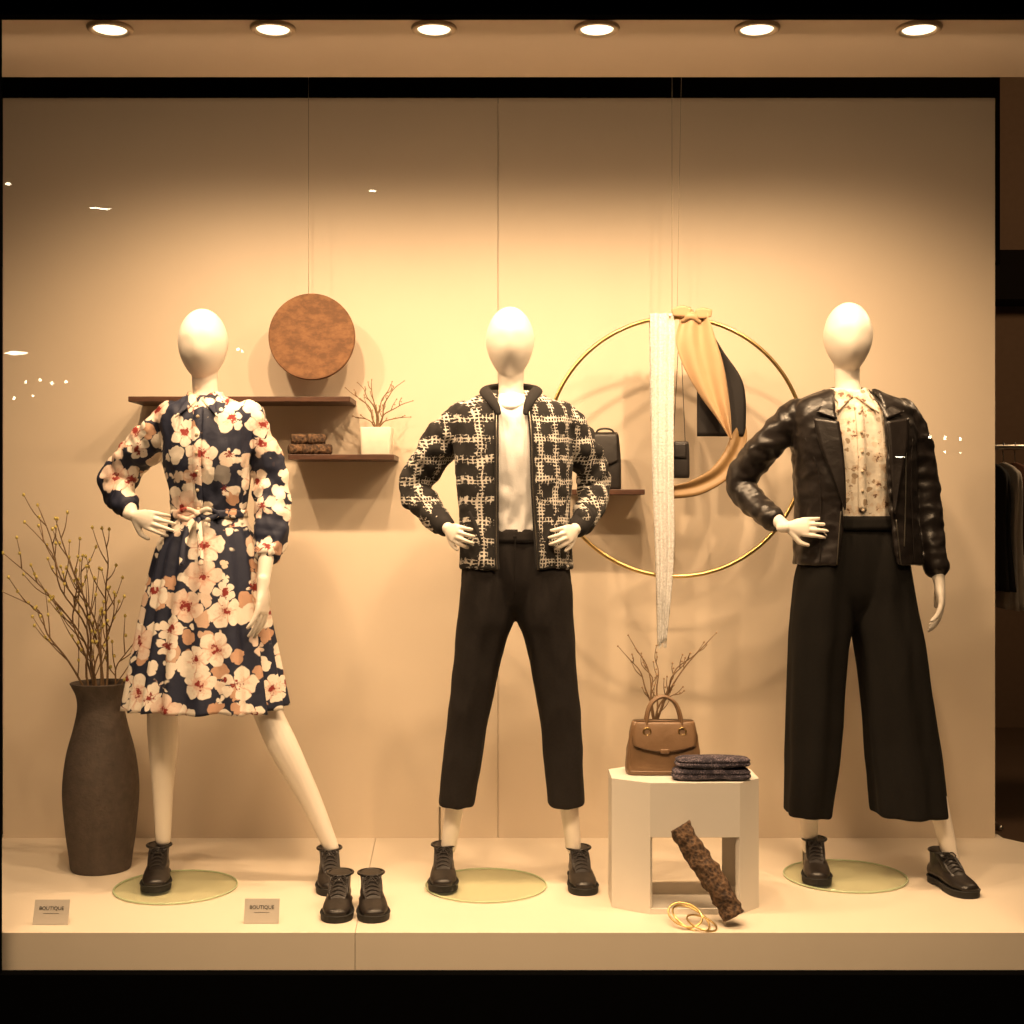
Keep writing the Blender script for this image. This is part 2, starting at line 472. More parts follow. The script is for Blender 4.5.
# clothes rack
cr_ = empty('clothes_rack', (2.9, 6.0, 0))
dR = 6.0; zr = Z(447, dR)
mk('rail', [tube([(2.08, dR, zr), (3.6, dR, zr)], [.014]*2, 10), tube([(2.08, dR, zr), (2.08, dR, -.2)], [.014]*2, 10), tube([(3.6, dR, zr), (3.6, dR, -.2)], [.014]*2, 10),
            tube([(2.08, dR-.25, -.19), (2.08, dR+.25, -.19)], [.014]*2, 10), tube([(3.6, dR-.25, -.19), (3.6, dR+.25, -.19)], [.014]*2, 10)], 'metal', cr_)
xx = 2.13; i = 0
cls = {'cl1': [], 'cl2': [], 'cl3': []}; hang = []
while xx < 3.5:
    ln = .55+.25*random.random(); k = ['cl1', 'cl2', 'cl3', 'cl2', 'cl3', 'cl1'][i % 6]
    R = Loft([(xx, dR, zr-.07, .006, .03, 2), (xx, dR, zr-.10, .014, .15, 2.2), (xx, dR, zr-.16, .022, .21, 2.4), (xx, dR, zr-ln*.6, .025, .19, 2.4), (xx, dR, zr-ln, .032, .22, 2.4)])
    sd = i
    cls[k].append(R.solid(40, lambda th, t, z: .25*t*math.sin(9*th+sd)))
    hang.append(tube([(xx, dR, zr-.07), (xx, dR, zr-.03), (xx, dR+.015, zr+.0), (xx, dR, zr+.02), (xx, dR-.012, zr+.01)], [.0025]*5, 6))
    xx += .05+.02*random.random(); i += 1
for k, p in cls.items(): mk('garments_'+k, p, k, cr_)
mk('hangers', hang, 'metal', cr_)

# downlights
for i, px in enumerate((110, 273, 434, 597, 757, 919)):
    c = Vector((X(px, 3.77), 3.77, zc))
    e = empty('recessed_downlight' if i == 0 else 'recessed_downlight.%03d' % i, c)
    mk('trim_ring', [torus(c+Vector((0, 0, -.003)), .055, .009, (0, 0, 1), 40, 8)], 'trim', e)
    mk('lens', [lathe([(.046, -.003), (.044, -.006), (.02, -.007)], c, 32)], 'lampon', e)

# ------------------------------------------------------------------ body parts
def hand(wr, d, nrm, side, curl=.25, size=1.0, spread=.10, thumb=(.62, .75, .2)):
    """wr wrist, d finger direction, nrm palm-facing, side=+1/-1 thumb side"""
    f = Vector(d).normalized(); n = Vector(nrm); n = (n-f*n.dot(f)).normalized(); s = f.cross(n)*side
    wr = Vector(wr); P = []
    k = size
    P.append(tube([wr-f*.02*k, wr+f*.015*k, wr+f*.045*k, wr+f*.078*k], [(.021*k, .018*k), (.024*k, .017*k), (.034*k, .015*k), (.036*k, .011*k)], 16, 4, ref=tuple(s)))
    for o, st, ln in ((.0285, .074, .066), (.0098, .081, .076), (-.0095, .079, .070), (-.0275, .070, .056)):
        p = wr+f*(st-.012)*k+s*o*k; pts = [p.copy()]; ang = 0; lat = o/.0285*spread
        for j, fr in enumerate((.22, .34, .26, .18)):
            ang += curl*(.35 if j == 0 else 1.0)
            dr = (f*math.cos(ang)+n*math.sin(ang)+s*lat).normalized()
            p = p+dr*(ln+.012)*fr*k*1.15; pts.append(p.copy())
        P.append(tube(pts, [.0088*k, .0088*k, .0082*k, .0076*k, .006*k], 10, 3))
    p = wr+f*.018*k+s*.018*k; a, b, c = thumb
    d1 = (f*a+s*b+n*c).normalized(); d2 = (f*(a+.45)+s*b*.45+n*c).normalized()
    P.append(tube([p, p+d1*.030*k, p+d1*.052*k, p+d1*.052*k+d2*.032*k], [.013*k, .0125*k, .0105*k, .0075*k], 10, 4))
    return P

def head(c, D, tilt=0, turn=0):
    """smooth featureless egg head, c=(px,py) centre"""
    c = W(c[0], c[1], D); V = []; Fc = []; n1 = 40; n2 = 40
    rot = Matrix.Rotation(turn, 3, 'Z')
    for i in range(n1+1):
        ph = math.pi*(i+.01)/(n1+.02); zz = math.cos(ph); r = math.sin(ph)
        tt = (1-zz)/2
        wx = .0765*(1-.20*max(0, tt-.42)**1.25*2.0); wy = .092*(1-.12*max(0, tt-.4)*2)
        for k in range(n2):
            t = 2*math.pi*k/n2
            x = wx*r*math.cos(t); y = wy*r*math.sin(t); z = .112*zz
            if y > 0: y *= 1.05-.42*max(0, tt-.5)*2
            if y < 0:   # very soft brow-to-cheek plane
                y += .003*math.exp(-((abs(x)-.030)/.022)**2)*math.exp(-((z-.004)/.024)**2)
            V.append(c+rot @ Vector((x, y, z)))
    for i in range(n1):
        for k in range(n2): Fc.append((i*n2+k, (i+1)*n2+k, (i+1)*n2+(k+1) % n2, i*n2+(k+1) % n2))
    Fc.append(tuple(range(n2))); Fc.append(tuple(reversed(range(n1*n2, (n1+1)*n2))))
    return V, Fc

def rings(D, rows, e=2.4, dy=0):
    """rows: (py, cx_px, halfwidth_px, halfdepth_m[, xl, xr])"""
    out = []
    for r in rows:
        z = Z(r[0], D); q = [X(r[1], D), D+dy, z, r[2]/F*D, r[3], e]
        if len(r) > 4 and r[4] is not None: q += [X(r[4], D), X(r[5], D)]
        out.append(tuple(q))
    return out
def legrings(D, rows, e=2.5):
    """rows: (py, xl_px, xr_px, halfdepth, dy)"""
    return [((X(r[1], D)+X(r[2], D))/2, D+r[4], Z(r[0], D), (r[2]-r[1])/2/F*D, r[3], e) for r in rows]
def J(D, *p):
    """joint list (px,py,dy) on the mannequin's own plane"""
    out = []
    for a in p:
        v = W(a[0], a[1], D); out.append(Vector((v.x, D+a[2], v.z)))
    return out

def body(D, parent, hd, neckx, torso, arms, legs, hands, turn=0):
    P = [head(hd, D, turn=turn)]
    P.append(tube(J(D, (neckx[0], hd[1]+12, .012), (neckx[0], hd[1]+38, .012), (neckx[1], hd[1]+54, .010), (neckx[1], hd[1]+72, .008)), [(.046), (.039), (.042), (.058)], 24, 5))
    P.append(Loft(rings(D, torso, 2.2)).solid(40))
    for pts, rr in arms: P.append(tube(J(D, *pts), rr, 18, 5))
    for pts, rr in legs: P.append(tube(J(D, *pts), rr, 20, 6))
    for h in hands: P += h
    return mk('body', P, 'skin', parent, remesh=.0032, smooth=3)

# ---- shoe template (toe towards -y, origin at floor under ankle)
def shoe_meshes():
    up = [tube([(0, .058, .045), (0, .03, .052), (0, -.02, .052), (0, -.07, .042), (0, -.115, .035), (0, -.15, .031)],
               [(.030, .034), (.034, .040), (.036, .040), (.042, .030), (.043, .023), (.034, .019)], 24, 5, ref=(1, 0, 0)),
          tube([(0, .030, .045), (0, .030, .085), (0, .026, .124)], [(.033, .044), (.031, .042), (.035, .046)], 24, 4, ref=(1, 0, 0), cap='flat'),
          tube([(0, .0, .112), (0, -.03, .092), (0, -.075, .066), (0, -.10, .050)], [(.028, .010), (.029, .012), (.028, .010), (.024, .008)], 16, 4, ref=(1, 0, 0))]
    def outline(g):
        pr = [(.082, .0), (.078, .018), (.06, .030), (.03, .034), (-.01, .034), (-.05, .041), (-.09, .047), (-.125, .046), (-.150, .036), (-.165, .020), (-.170, 0)]
        pr = crs(pr, 4)
        L = [(w+g*(1 if w > 0 else 0), y) for y, w in pr]
        R = [(-x, y) for x, y in reversed(L[1:-1])]
        return L+R
    o = outline(.001)
    sole = [prism(o, .006, .022), prism([(x*.98, y) for x, y in o if y > .012], 0, .012), prism([(x*.98, y) for x, y in o if y < -.04], 0, .010)]
    welt = [tube([(x*1.0, y, .024) for x, y in o[::3]]+[(o[0][0], o[0][1], .024)], [.0028]*(len(o[::3])+1), 6, 2)]
    lac = []
    for k in range(5):
        t = k/4; y = -.010-.062*t; z = .113-.041*t
        lac.append(tube([(-.020, y, z-.004), (-.009, y-.004, z+.004), (.009, y-.008, z+.004), (.020, y-.010, z-.004)], [.0024]*4, 6, 3))
        lac.append(tube([(.020, y, z-.004), (.009, y-.004, z+.005), (-.009, y-.008, z+.005), (-.020, y-.010, z-.004)], [.0024]*4, 6, 3))
    for s in (-1, 1):
        lac.append(tube([(0, -.012, .119), (s*.014, -.022, .126), (s*.022, -.03, .114), (s*.010, -.026, .110), (0, -.016, .116)], [.002]*5, 6, 4))
        lac.append(tube([(0, -.012, .119), (s*.010, -.034, .110), (s*.020, -.045, .090)], [.002]*3, 6, 4))
    fac = []
    for s in (-1, 1):
        fac.append(tube([(s*.027, .004, .115), (s*.029, -.022, .098), (s*.028, -.062, .070), (s*.021, -.085, .058)], [(.003, .010)]*4, 10, 4, ref=(s, 0, 0)))
    cap_ = [tube([(-.041, -.098, .030), (-.034, -.100, .048), (0, -.103, .0575), (.034, -.100, .048), (.041, -.098, .030)], [.0022]*5, 6, 5)]
    coll = [torus((0, .026, .124), .039, .0045, (0, -.05, 1), 32, 8)]
    return up+fac, sole+welt, lac, cap_+coll
_sh = shoe_meshes()
_t = mk('shoe_tmp', _sh[0], 'shoe', remesh=.003, smooth=2); UP = _t.data; bpy.data.objects.remove(_t)
def tmp(parts, mat):
    t = mk('tmp', parts, mat); d = t.data; bpy.data.objects.remove(t); return d
SO = tmp(_sh[1], 'sole'); LA = tmp(_sh[2], 'lace'); CO = tmp(_sh[3], 'shoe')
for p in SO.polygons: p.use_smooth = False
def shoe(x, y, rot, parent, z=0, k=.89, kz=.95):
    mt = Matrix.Translation((x, y, z)) @ Matrix.Rotation(rot, 4, 'Z') @ Matrix.Diagonal((k*1.06, k, k*kz, 1))
    for nm, d in (('shoe_upper', UP), ('shoe_sole', SO), ('shoe_laces', LA), ('shoe_collar', CO)):
        o = bpy.data.objects.new(nm, d); COL.objects.link(o)
        o.parent = parent; o.matrix_parent_inverse = Matrix.Translation(-parent.location); o.matrix_basis = mt

def disc(px, d, parent, rpx=60):
    mk('glass_base', [lathe([(rpx/F*d-.002, 0.0004), (rpx/F*d, .002), (rpx/F*d, .007), (rpx/F*d-.002, .009)], (X(px, d), d, 0), 96)], 'glass', parent, flat=True)
    mk('glass_edge', [torus((X(px, d), d, .0050), rpx/F*d+.0005, .0024, (0, 0, 1), 96, 8)], 'glass_rim', parent)

def wrk(amp, f=14, sq=(1, 1, 1), sd=0):
    def fn(co, n):
        v = Vector((co.x*f*sq[0]+sd, co.y*f*sq[1], co.z*f*sq[2]))
        a = mn.noise(v); return amp*(1-2.2*abs(a))+amp*.5*mn.noise(v*2.7)
    return fn

# ------------------------------------------------------------------ MANNEQUIN 1  (floral dress)
D = 4.2
m1 = empty('mannequin', (X(205, D), D, 0))
armL = ([(170, 416, .01), (142, 446, .03), (112, 482, .08), (126, 500, .0), (139, 515, -.075)], [.040, .036, .032, .027, .019])
armR = ([(248, 416, .01), (262, 452, .02), (273, 492, .02), (271, 540, -.05), (269, 584, -.10)], [.040, .036, .032, .027, .019])
wL = J(D, (139, 515, -.075))[0]; wR = J(D, (269, 584, -.10))[0]
body(D, m1, (203, 345), (204, 205),
     [(398, 205, 16, .045), (405, 206, 34, .055), (415, 207, 43, .07), (440, 208, 41, .085), (470, 209, 37, .085), (510, 209, 32, .072), (545, 206, 42, .09), (590, 205, 46, .09), (610, 205, 40, .07)],
     [armL, armR],
     [([(184, 580, 0), (170, 650, .0), (163, 708, .0), (162, 740, .015), (160, 790, .035), (160, 842, .04)], [.078, .060, .049, .047, .033, .024]),
      ([(226, 580, 0), (246, 650, -.0), (266, 708, -.0), (284, 748, .0), (309, 800, .02), (330, 850, .03)], [.078, .056, .045, .046, .034, .024])],
     [hand(wL, (.80, -.20, -.22), (.15, .95, -.1), -1, .22, .84),
      hand(wR, (-.02, -.10, -1), (-1, .25, 0), 1, .22, 1.0)], turn=math.radians(-6))
bod = Loft(rings(D, [(397, 205, 15, .048), (402, 205, 30, .060), (408, 206, 43, .078), (418, 207, 47, .095), (440, 209, 45, .110), (462, 209, 43, .115), (488, 209, 38, .102), (514, 209, 35, .088), (524, 209, 37, .092)]))
slL = tube(J(D, (172, 417, .01), (144, 443, .03), (121, 466, .06), (108, 484, .075), (118, 496, .03), (128, 505, -.03)), [.050, .053, .052, .050, .045, .033], 28, 8, wr=.22, wf=30)
slR = tube(J(D, (247, 417, .01), (262, 450, .02), (270, 485, .02), (273, 520, -.01), (272, 540, -.03), (270, 552, -.055)), [.050, .051, .050, .050, .047, .036], 28, 8, wr=.2, wf=26, seed=2)
def foldb(th, t, z): return .02*t*math.sin(14*th)+.018*t*math.sin(23*th+4*t)
mk('dress_bodice', [bod.solid(96, foldb), slL, slR], 'dress', m1, remesh=.005, smooth=2, disp=wrk(.006, 15, (1.2, 1, .5)))
mk('dress_cuffs', [tube(J(D, (126, 503, -.02), (133, 509, -.045)), [.034, .033], 24, 3, cap='flat'), tube(J(D, (270, 546, -.045), (270, 557, -.064)), [.037, .036], 24, 3, cap='flat')], 'dress', m1)
sk = Loft(rings(D, [(514, 209, 35, .090), (520, 209, 37, .095), (545, 207, 48, .115), (580, 206, 56, .135), (620, 205, 63, .15), (665, 205, 71, .165), (708, 205, 78, .18)], 2.15), 8)
def foldsk(th, t, z):
    return (.016+.054*t)*math.sin(17*th+1.2*math.sin(3*th)+.6*t)+.022*t*math.sin(6*th+2)
V, Fc = sk.solid(220, foldsk, cap=False)
zb = min(v.z for v in V)
for v in V:
    t = max(0, (Z(600, D)-v.z)/(Z(600, D)-zb)); v.z += .014*t*mn.noise(Vector((v.x*7, v.y*7, 1)))+.01*t*(v.x-X(205, D))
mk('dress_skirt', [(V, Fc)], 'dress', m1, solid=.003)
mk('dress_belt', [Loft(rings(D, [(510, 209, 37.5, .097), (518, 209, 38, .100)], 2.3), 3).solid(64, foldb)], 'tie', m1)
wz = Z(514, D)
bowc = bod.surf(X(206, D), wz, .020)
bw = []
for s in (-1, 1):
    bw.append(tube([bowc, bowc+Vector((s*.03, -.012, .014)), bowc+Vector((s*.06, -.006, .0)), bowc+Vector((s*.03, -.012, -.016)), bowc], [(.004, .008)]*5, 8, 5))
    bw.append(tube([bowc, bowc+Vector((s*.016-.008, -.020, -.04)), bowc+Vector((s*.026-.008, -.044, -.10)), bowc+Vector((s*.028-.006, -.058, -.15))], [(.004, .009)]*4, 8, 5))
bw.append(ball(bowc, .013, 6))
mk('dress_tie', bw, 'tie', m1)
# collar + placket + buttons
def collar(D, cx, py, loft, mat, parent, w=16, spread=20, drop=16, nm='collar'):
    P = []
    for s in (-1, 1):
        A = []; B = []
        for t in [0, .2, .4, .6, .8, 1.0]:
            an = math.radians(90-178*t) if s > 0 else math.radians(90+178*t)
            r = w/F*D
            top = Vector((X(cx, D)+r*math.cos(an), D+.005+.060*math.sin(an), Z(py-9+5*t*t, D)))
            ro = r*1.34
            low = Vector((X(cx, D)+ro*math.cos(an), D+.003+.082*math.sin(an), Z(py+3+3*t, D)))
            if t == 1.0:
                top = Vector((X(cx+s*1.0, D), D-.066, Z(py+2, D)))
                xq = X(cx+s*spread*.75, D)
                low = Vector((xq, loft.surf(xq, Z(py+drop, D), .024).y, Z(py+drop, D)))
            if t == .8: low = low+Vector((s*.010, -.016, -.008))
            A.append(top); B.append(low)
        P.append(sheet(A, B, cols=5, res=5))
    mk(nm, P, mat, parent, solid=.007)
collar(D, 205, 400, bod, 'dress', m1, nm='dress_collar', w=16, spread=28, drop=20)
pk = []
for k in range(12):
    z = Z(410+k*9, D); pk.append(bod.surf(X(206, D), z, .012))
mk('dress_placket', [sheet([p+Vector((-.013, 0, 0)) for p in pk], [p+Vector((.013, 0, 0)) for p in pk], cols=2, res=2)], 'dress', m1, solid=.005)
mk('dress_buttons', [ball(p+Vector((0, -.004, 0)), .0055, 6, (1, .4, 1)) for p in pk[1::2]], 'btn', m1)
shoe(X(161, 4.24), 4.21, math.radians(10), m1, z=.009)
shoe(X(331, 4.24), 4.21, math.radians(10), m1, z=0)
disc(176, 4.155, m1)
mk('support_rod', [tube([(X(157, 4.3), 4.29, .008), (X(157, 4.3), 4.29, .20)], [.004]*2, 8)], 'metal', m1)

# ------------------------------------------------------------------ MANNEQUIN 2  (tweed bomber)
m2 = empty('mannequin.001', (X(511, D), D, 0))
wL = J(D, (449, 528, -.085))[0]; wR = J(D, (574, 529, -.085))[0]
body(D, m2, (510, 343), (511, 511),
     [(396, 511, 16, .045), (405, 511, 34, .055), (415, 511, 43, .07), (440, 512, 41, .085), (470, 513, 37, .085), (510, 514, 32, .072), (545, 515, 42, .09), (590, 515, 46, .075), (604, 515, 36, .05)],
     [([(462, 418, .01), (436, 448, .04), (413, 487, .09), (432, 510, .0), (449, 528, -.085)], [.040, .036, .032, .027, .019]),
      ([(560, 418, .01), (586, 448, .04), (600, 484, .09), (588, 509, .0), (574, 529, -.085)], [.040, .036, .032, .027, .019])],
     [([(490, 590, 0), (476, 660, 0), (466, 720, .0), (459, 775, .02), (448, 850, .035)], [.070, .052, .043, .034, .024]),
      ([(540, 590, 0), (552, 660, 0), (559, 720, .0), (566, 775, .02), (574, 850, .035)], [.070, .052, .043, .034, .024])],
     [hand(wL, (.36, -.66, -.20), (.80, .50, -.25), -1, .66, .78, thumb=(.7, .6, .3)),
      hand(wR, (-.36, -.66, -.20), (-.80, .50, -.25), 1, .66, .78, thumb=(.7, .6, .3))])
top2 = Loft(rings(D, [(396, 511, 17, .050), (402, 511, 28, .064), (410, 511, 42, .084), (425, 512, 47, .102), (455, 513, 45, .112), (490, 514, 41, .104), (520, 515, 38, .096), (530, 515, 38, .094), (540, 515, 38, .09)]))
mk('knit_top', [top2.solid(120, lambda th, t, z: .03*max(0, t-.25)*math.sin(19*th+5*t)+.01*math.sin(9*th+9*t))], 'knit', m2, disp=wrk(.007, 20, (1, 1, .6)))
mk('knit_top_neckband', [tube(J(D, (493, 396, -.01), (498, 403, -.062), (511, 408, -.086), (524, 403, -.062), (529, 396, -.01)), [(.006, .011)]*5, 10, 5)], 'knit', m2)
jk = Loft(rings(D, [(392, 511, 22, .060, 497, 525), (398, 511, 36, .074, 497, 526), (405, 511, 50, .088, 497, 528), (416, 512, 58, .104, 496, 530), (440, 513, 59, .122, 496, 532), (480, 514, 57, .128, 496, 533),
                   (520, 515, 55, .128, 496, 535), (552, 516, 56, .132, 496, 537), (568, 516, 56, .132, 497, 538)], 2.5))
def foldj(th, t, z): return .020*mn.noise(Vector((th*3, z*5, 2)))*t*2
aL = tube(J(D, (462, 419, .01), (440, 443, .035), (423, 468, .07), (412, 487, .085), (425, 506, .03), (440, 521, -.04)), [.056, .058, .055, .050, .044, .036], 28, 8, wr=.2, wf=26, seed=3)
aR = tube(J(D, (560, 419, .01), (578, 441, .035), (590, 464, .07), (596, 485, .085), (592, 505, .03), (582, 521, -.04)), [.056, .058, .055, .050, .044, .036], 28, 8, wr=.2, wf=26, seed=4)
mk('bomber_jacket', [jk.cshell(.012, 70, foldj), aL, aR], 'tweed', m2, remesh=.005, smooth=2, disp=wrk(.004, 15, (1, 1, .7), 5))
mk('jacket_rib_cuffs', [tube(J(D, (437, 517, -.025), (446, 526, -.064)), [.038, .032], 28, 4), tube(J(D, (585, 517, -.025), (577, 527, -.064)), [.038, .032], 28, 4)], 'rib', m2)
mk('jacket_rib_collar', [tube(J(D, (499, 416, -.116), (495, 407, -.100), (488, 397, -.062), (485, 390, -.01), (493, 386, .045), (511, 384, .066), (529, 386, .045), (537, 390, -.01), (533, 397, -.062), (528, 407, -.100), (525, 416, -.116)),
     [(.006, .008), (.010, .014)]+[(.010, .018)]*7+[(.010, .014), (.006, .008)], 14, 5)], 'rib', m2)
zp = []; tp = []
for xl in (0, 1):
    ps = []
    for k in range(16):
        z = Z(408+k*10.6, D); q = jk.at(z); x = q[6]+.003 if xl == 0 else q[7]-.003
        ps.append(jk.surf(x, z, .004))
    tp.append(tube(ps, [(.004, .007)]*16, 8, 2)); zp.append(tube([p+Vector((0, -.004, 0)) for p in ps], [.0018]*16, 6, 2))
mk('jacket_placket', tp, 'rib', m2); mk('jacket_zip', zp, 'metal', m2)
pkt = []
for xa, xb in ((471, 483), (556, 545)):
    pkt.append(tube([jk.surf(X(xa, D), Z(512, D), .003), jk.surf(X(xb, D), Z(540, D), .003)], [(.003, .008)]*2, 8, 5))
mk('jacket_pocket_welts', pkt, 'rib', m2)
pel = Loft(rings(D, [(530, 515, 39, .098), (546, 515, 47, .108), (566, 516, 53, .110), (584, 516, 55, .104), (600, 515.5, 54, .088), (612, 515, 44, .060), (620, 515, 28, .030)], 2.3))
lgL = Loft(legrings(D, [(535, 480, 514, .085, 0), (555, 470, 515, .103, 0), (585, 461, 516, .110, 0), (618, 458, 514, .104, 0), (640, 456.5, 506, .094, 0), (700, 450.5, 492, .076, 0), (755, 444, 482, .068, .01), (806, 439, 473, .064, .02)]))
lgR = Loft(legrings(D, [(535, 516, 550, .085, 0), (555, 515, 561, .103, 0), (585, 514, 571, .110, 0), (618, 517, 573, .104, 0), (640, 525, 574.5, .094, 0), (700, 537, 578.5, .076, 0), (755, 544, 582, .068, .01), (806, 549, 584, .064, .02)]))
def crease(th, t, z):
    d = (math.degrees(th)-270); return .07*math.exp(-(d/8)**2)+.03*mn.noise(Vector((th*2, z*6, 0)))
mk('tailored_trousers', [pel.solid(64, lambda th, t, z: .012*math.sin(18*th)*(1-t)), lgL.solid(64, crease), lgR.solid(64, crease)], 'trouser', m2, remesh=.005, smooth=6, disp=wrk(.0035, 9, (1.6, 1, .6), 9))
mk('trouser_waistband', [Loft(rings(D, [(529, 515, 39.5, .101), (542, 515, 45, .112)], 2.3), 3).solid(56)], 'trouser', m2)
mk('trouser_fly', [tube([Vector((X(515, D), D-.116, Z(532, D))), Vector((X(515, D), D-.116, Z(560, D))), Vector((X(515, D), D-.108, Z(590, D)))], [.002]*3, 6, 5), ball((X(515, D), D-.116, Z(536, D)), .006, 6, (1, .4, 1))], 'trouser', m2)
shoe(X(444, 4.24), 4.215, math.radians(2), m2, z=.009)
shoe(X(579, 4.24), 4.215, math.radians(4), m2, z=0)
disc(486, 4.175, m2)
mk('support_rod', [tube([(X(440, 4.3), 4.29, .008), (X(440, 4.3), 4.29, .22)], [.004]*2, 8)], 'metal', m2)

# ------------------------------------------------------------------ MANNEQUIN 3  (leather jacket)
D = 4.28
m3 = empty('mannequin.002', (X(850, D), D, 0))
wL = J(D, (780, 527, -.095))[0]; wR = J(D, (936, 580, -.03))[0]
body(D, m3, (848, 338), (848, 849),
     [(392, 849, 16, .045), (400, 849, 34, .055), (412, 850, 44, .07), (440, 852, 42, .085), (470, 854, 38, .085), (510, 855, 32, .072), (545, 855, 42, .09), (590, 853, 46, .075), (606, 853, 36, .05)],
     [([(798, 414, .01), (768, 446, .04), (742, 484, .09), (762, 508, .0), (780, 527, -.095)], [.040, .036, .032, .027, .019]),
      ([(902, 414, .01), (918, 450, .02), (929, 498, .03), (933, 545, .0), (936, 580, -.03)], [.040, .036, .032, .027, .019])],
     [([(828, 590, 0), (820, 660, 0), (814, 720, .0), (812, 775, .02), (812, 850, .04)], [.070, .055, .046, .035, .024]),
      ([(880, 590, 0), (895, 660, -.03), (910, 720, -.05), (925, 775, -.07), (942, 852, -.09)], [.070, .055, .046, .035, .024])],
     [hand(wL, (.82, -.26, .02), (.2, .9, -.15), -1, .24, .82),
      hand(wR, (.08, -.08, -1), (-1, .3, 0), 1, .28, 1.0)], turn=math.radians(4))
bl = Loft(rings(D, [(394, 849, 17, .050), (400, 849, 28, .062), (408, 850, 42, .080), (425, 851, 47, .098), (455, 853, 45, .108), (490, 855, 40, .098), (520, 856, 38, .092), (530, 856, 38, .092)]))
mk('floral_blouse', [bl.solid(96, lambda th, t, z: .022*math.sin(16*th+2)*t+.01*math.sin(29*th))], 'blouse', m3, disp=wrk(.005, 14, (1, 1, .5), 3))
collar(D, 849, 396, bl, 'blouse', m3, nm='blouse_collar', w=17, spread=28, drop=20)
pk = [bl.surf(X(851+k*.3, D), Z(406+k*9.5, D), .009) for k in range(12)]
mk('blouse_placket', [sheet([p+Vector((-.012, 0, 0)) for p in pk], [p+Vector((.012, 0, 0)) for p in pk], cols=2, res=2)], 'blouse', m3, solid=.005)
mk('blouse_buttons', [ball(p+Vector((0, -.004, 0)), .005, 6, (1, .4, 1)) for p in pk[1::2]], 'btn', m3)
j3 = Loft(rings(D, [(390, 849, 24, .062, 829, 871), (396, 849, 40, .078, 828, 873), (403, 850, 54, .092, 827, 875), (414, 851, 60, .108, 827, 876), (440, 853, 61, .124, 828, 877), (480, 855, 60, .130, 831, 878),
                   (520, 856, 60, .130, 833, 881), (548, 857, 62, .134, 830, 884), (564, 857, 63, .138, 826, 887)], 2.5))
aL = tube(J(D, (798, 415, .01), (774, 440, .035), (754, 464, .07), (745, 484, .085), (757, 504, .03), (771, 519, -.04)), [.053, .052, .050, .046, .042, .037], 30, 12, wr=.10, wf=40, seed=5)
aR = tube(J(D, (902, 415, .01), (917, 444, .02), (925, 480, .03), (929, 510, .02), (931, 545, .0), (934, 566, -.02)), [.053, .052, .049, .046, .043, .038], 30, 12, wr=.08, wf=36, seed=6)
mk('leather_jacket', [j3.cshell(.012, 70, lambda th, t, z: .02*mn.noise(Vector((th*3, z*5, 7)))*2*t), aL, aR], 'leather', m3, remesh=.005, smooth=3, disp=wrk(.0034, 14, (.8, 1, 1.3), 11))
def onj(px, py, off): return j3.surf(X(px, D), Z(py, D), off)
def lap(inner, outer, nm, o1=.008, o2=.016):
    A = [onj(p[0], p[1], o1) for p in inner]; B = [onj(p[0], p[1], o2) for p in outer]
    return sheet(A, B, cols=6, res=6, fn=None)
L_ = [lap([(830, 424), (833, 450), (835, 480), (835, 508)], [(806, 420), (811, 446), (822, 476), (834, 510)], ''),
      lap([(876, 424), (878, 450), (880, 480), (882, 512)], [(900, 420), (897, 446), (889, 478), (883, 514)], '')]
cl = []
for s in (-1, 1):
    A = [W(849, 386, D)+Vector((0, .060, 0)), W(849+s*11, 386, D)+Vector((0, .05, 0)), W(849+s*19, 390, D)+Vector((0, 0, 0)), W(849+s*22, 402, D)+Vector((0, -.07, 0)), onj(852+s*24, 422, .010)]
    B = [W(849, 396, D)+Vector((0, .085, 0)), W(849+s*18, 396, D)+Vector((0, .07, 0)), W(849+s*30, 399, D)+Vector((0, .0, 0)), W(849+s*35, 408, D)+Vector((0, -.082, 0)), onj(852+s*43, 414, .016)]
    cl.append(sheet(A, B, cols=6, res=6))
mk('jacket_lapels', L_+cl, 'leather', m3, solid=.005)
mk('jacket_zips', [tube([onj(896, 455, .006), onj(895, 500, .006), onj(893, 545, .006)], [.0022]*3, 6, 5), tube([onj(885, 520, .005), onj(889, 562, .005)], [.002]*2, 6, 5),
                   tube([onj(806, 520, .006), onj(818, 535, .006)], [.0022]*2, 6, 4), tube([onj(831, 512, .004), onj(827, 562, .004)], [.002]*2, 6, 5)], 'metal', m3)
mk('jacket_seams', [tube([onj(800, 440, .003), onj(812, 480, .003), onj(812, 560, .003)], [.002]*3, 6, 6), tube([onj(905, 440, .003), onj(902, 480, .003), onj(904, 560, .003)], [.002]*3, 6, 6)], 'leather', m3)
pel = Loft(rings(D, [(517, 856, 38.5, .098), (540, 856, 48, .108), (566, 854, 55, .110), (590, 853, 58, .104), (606, 852, 56, .088), (618, 851, 46, .060), (628, 851, 30, .030)], 2.3))
lgL = Loft(legrings(D, [(522, 820, 855, .082, 0), (545, 808, 854, .103, 0), (575, 797, 853, .112, 0), (600, 793, 852, .112, 0), (625, 791, 851, .11, 0), (650, 790, 847, .11, 0), (720, 788, 841, .106, 0), (770, 788, 837, .104, .0), (814, 787, 831, .102, .02)]), 7)
lgR = Loft(legrings(D, [(522, 857, 892, .082, 0), (545, 854, 902, .103, 0), (575, 852, 909, .112, 0), (600, 851, 914, .112, 0), (625, 852, 918, .11, -.01), (650, 856, 922, .11, -.02), (720, 862, 930, .108, -.045), (770, 866, 936, .108, -.06), (808, 869, 939, .108, -.07)]), 7)
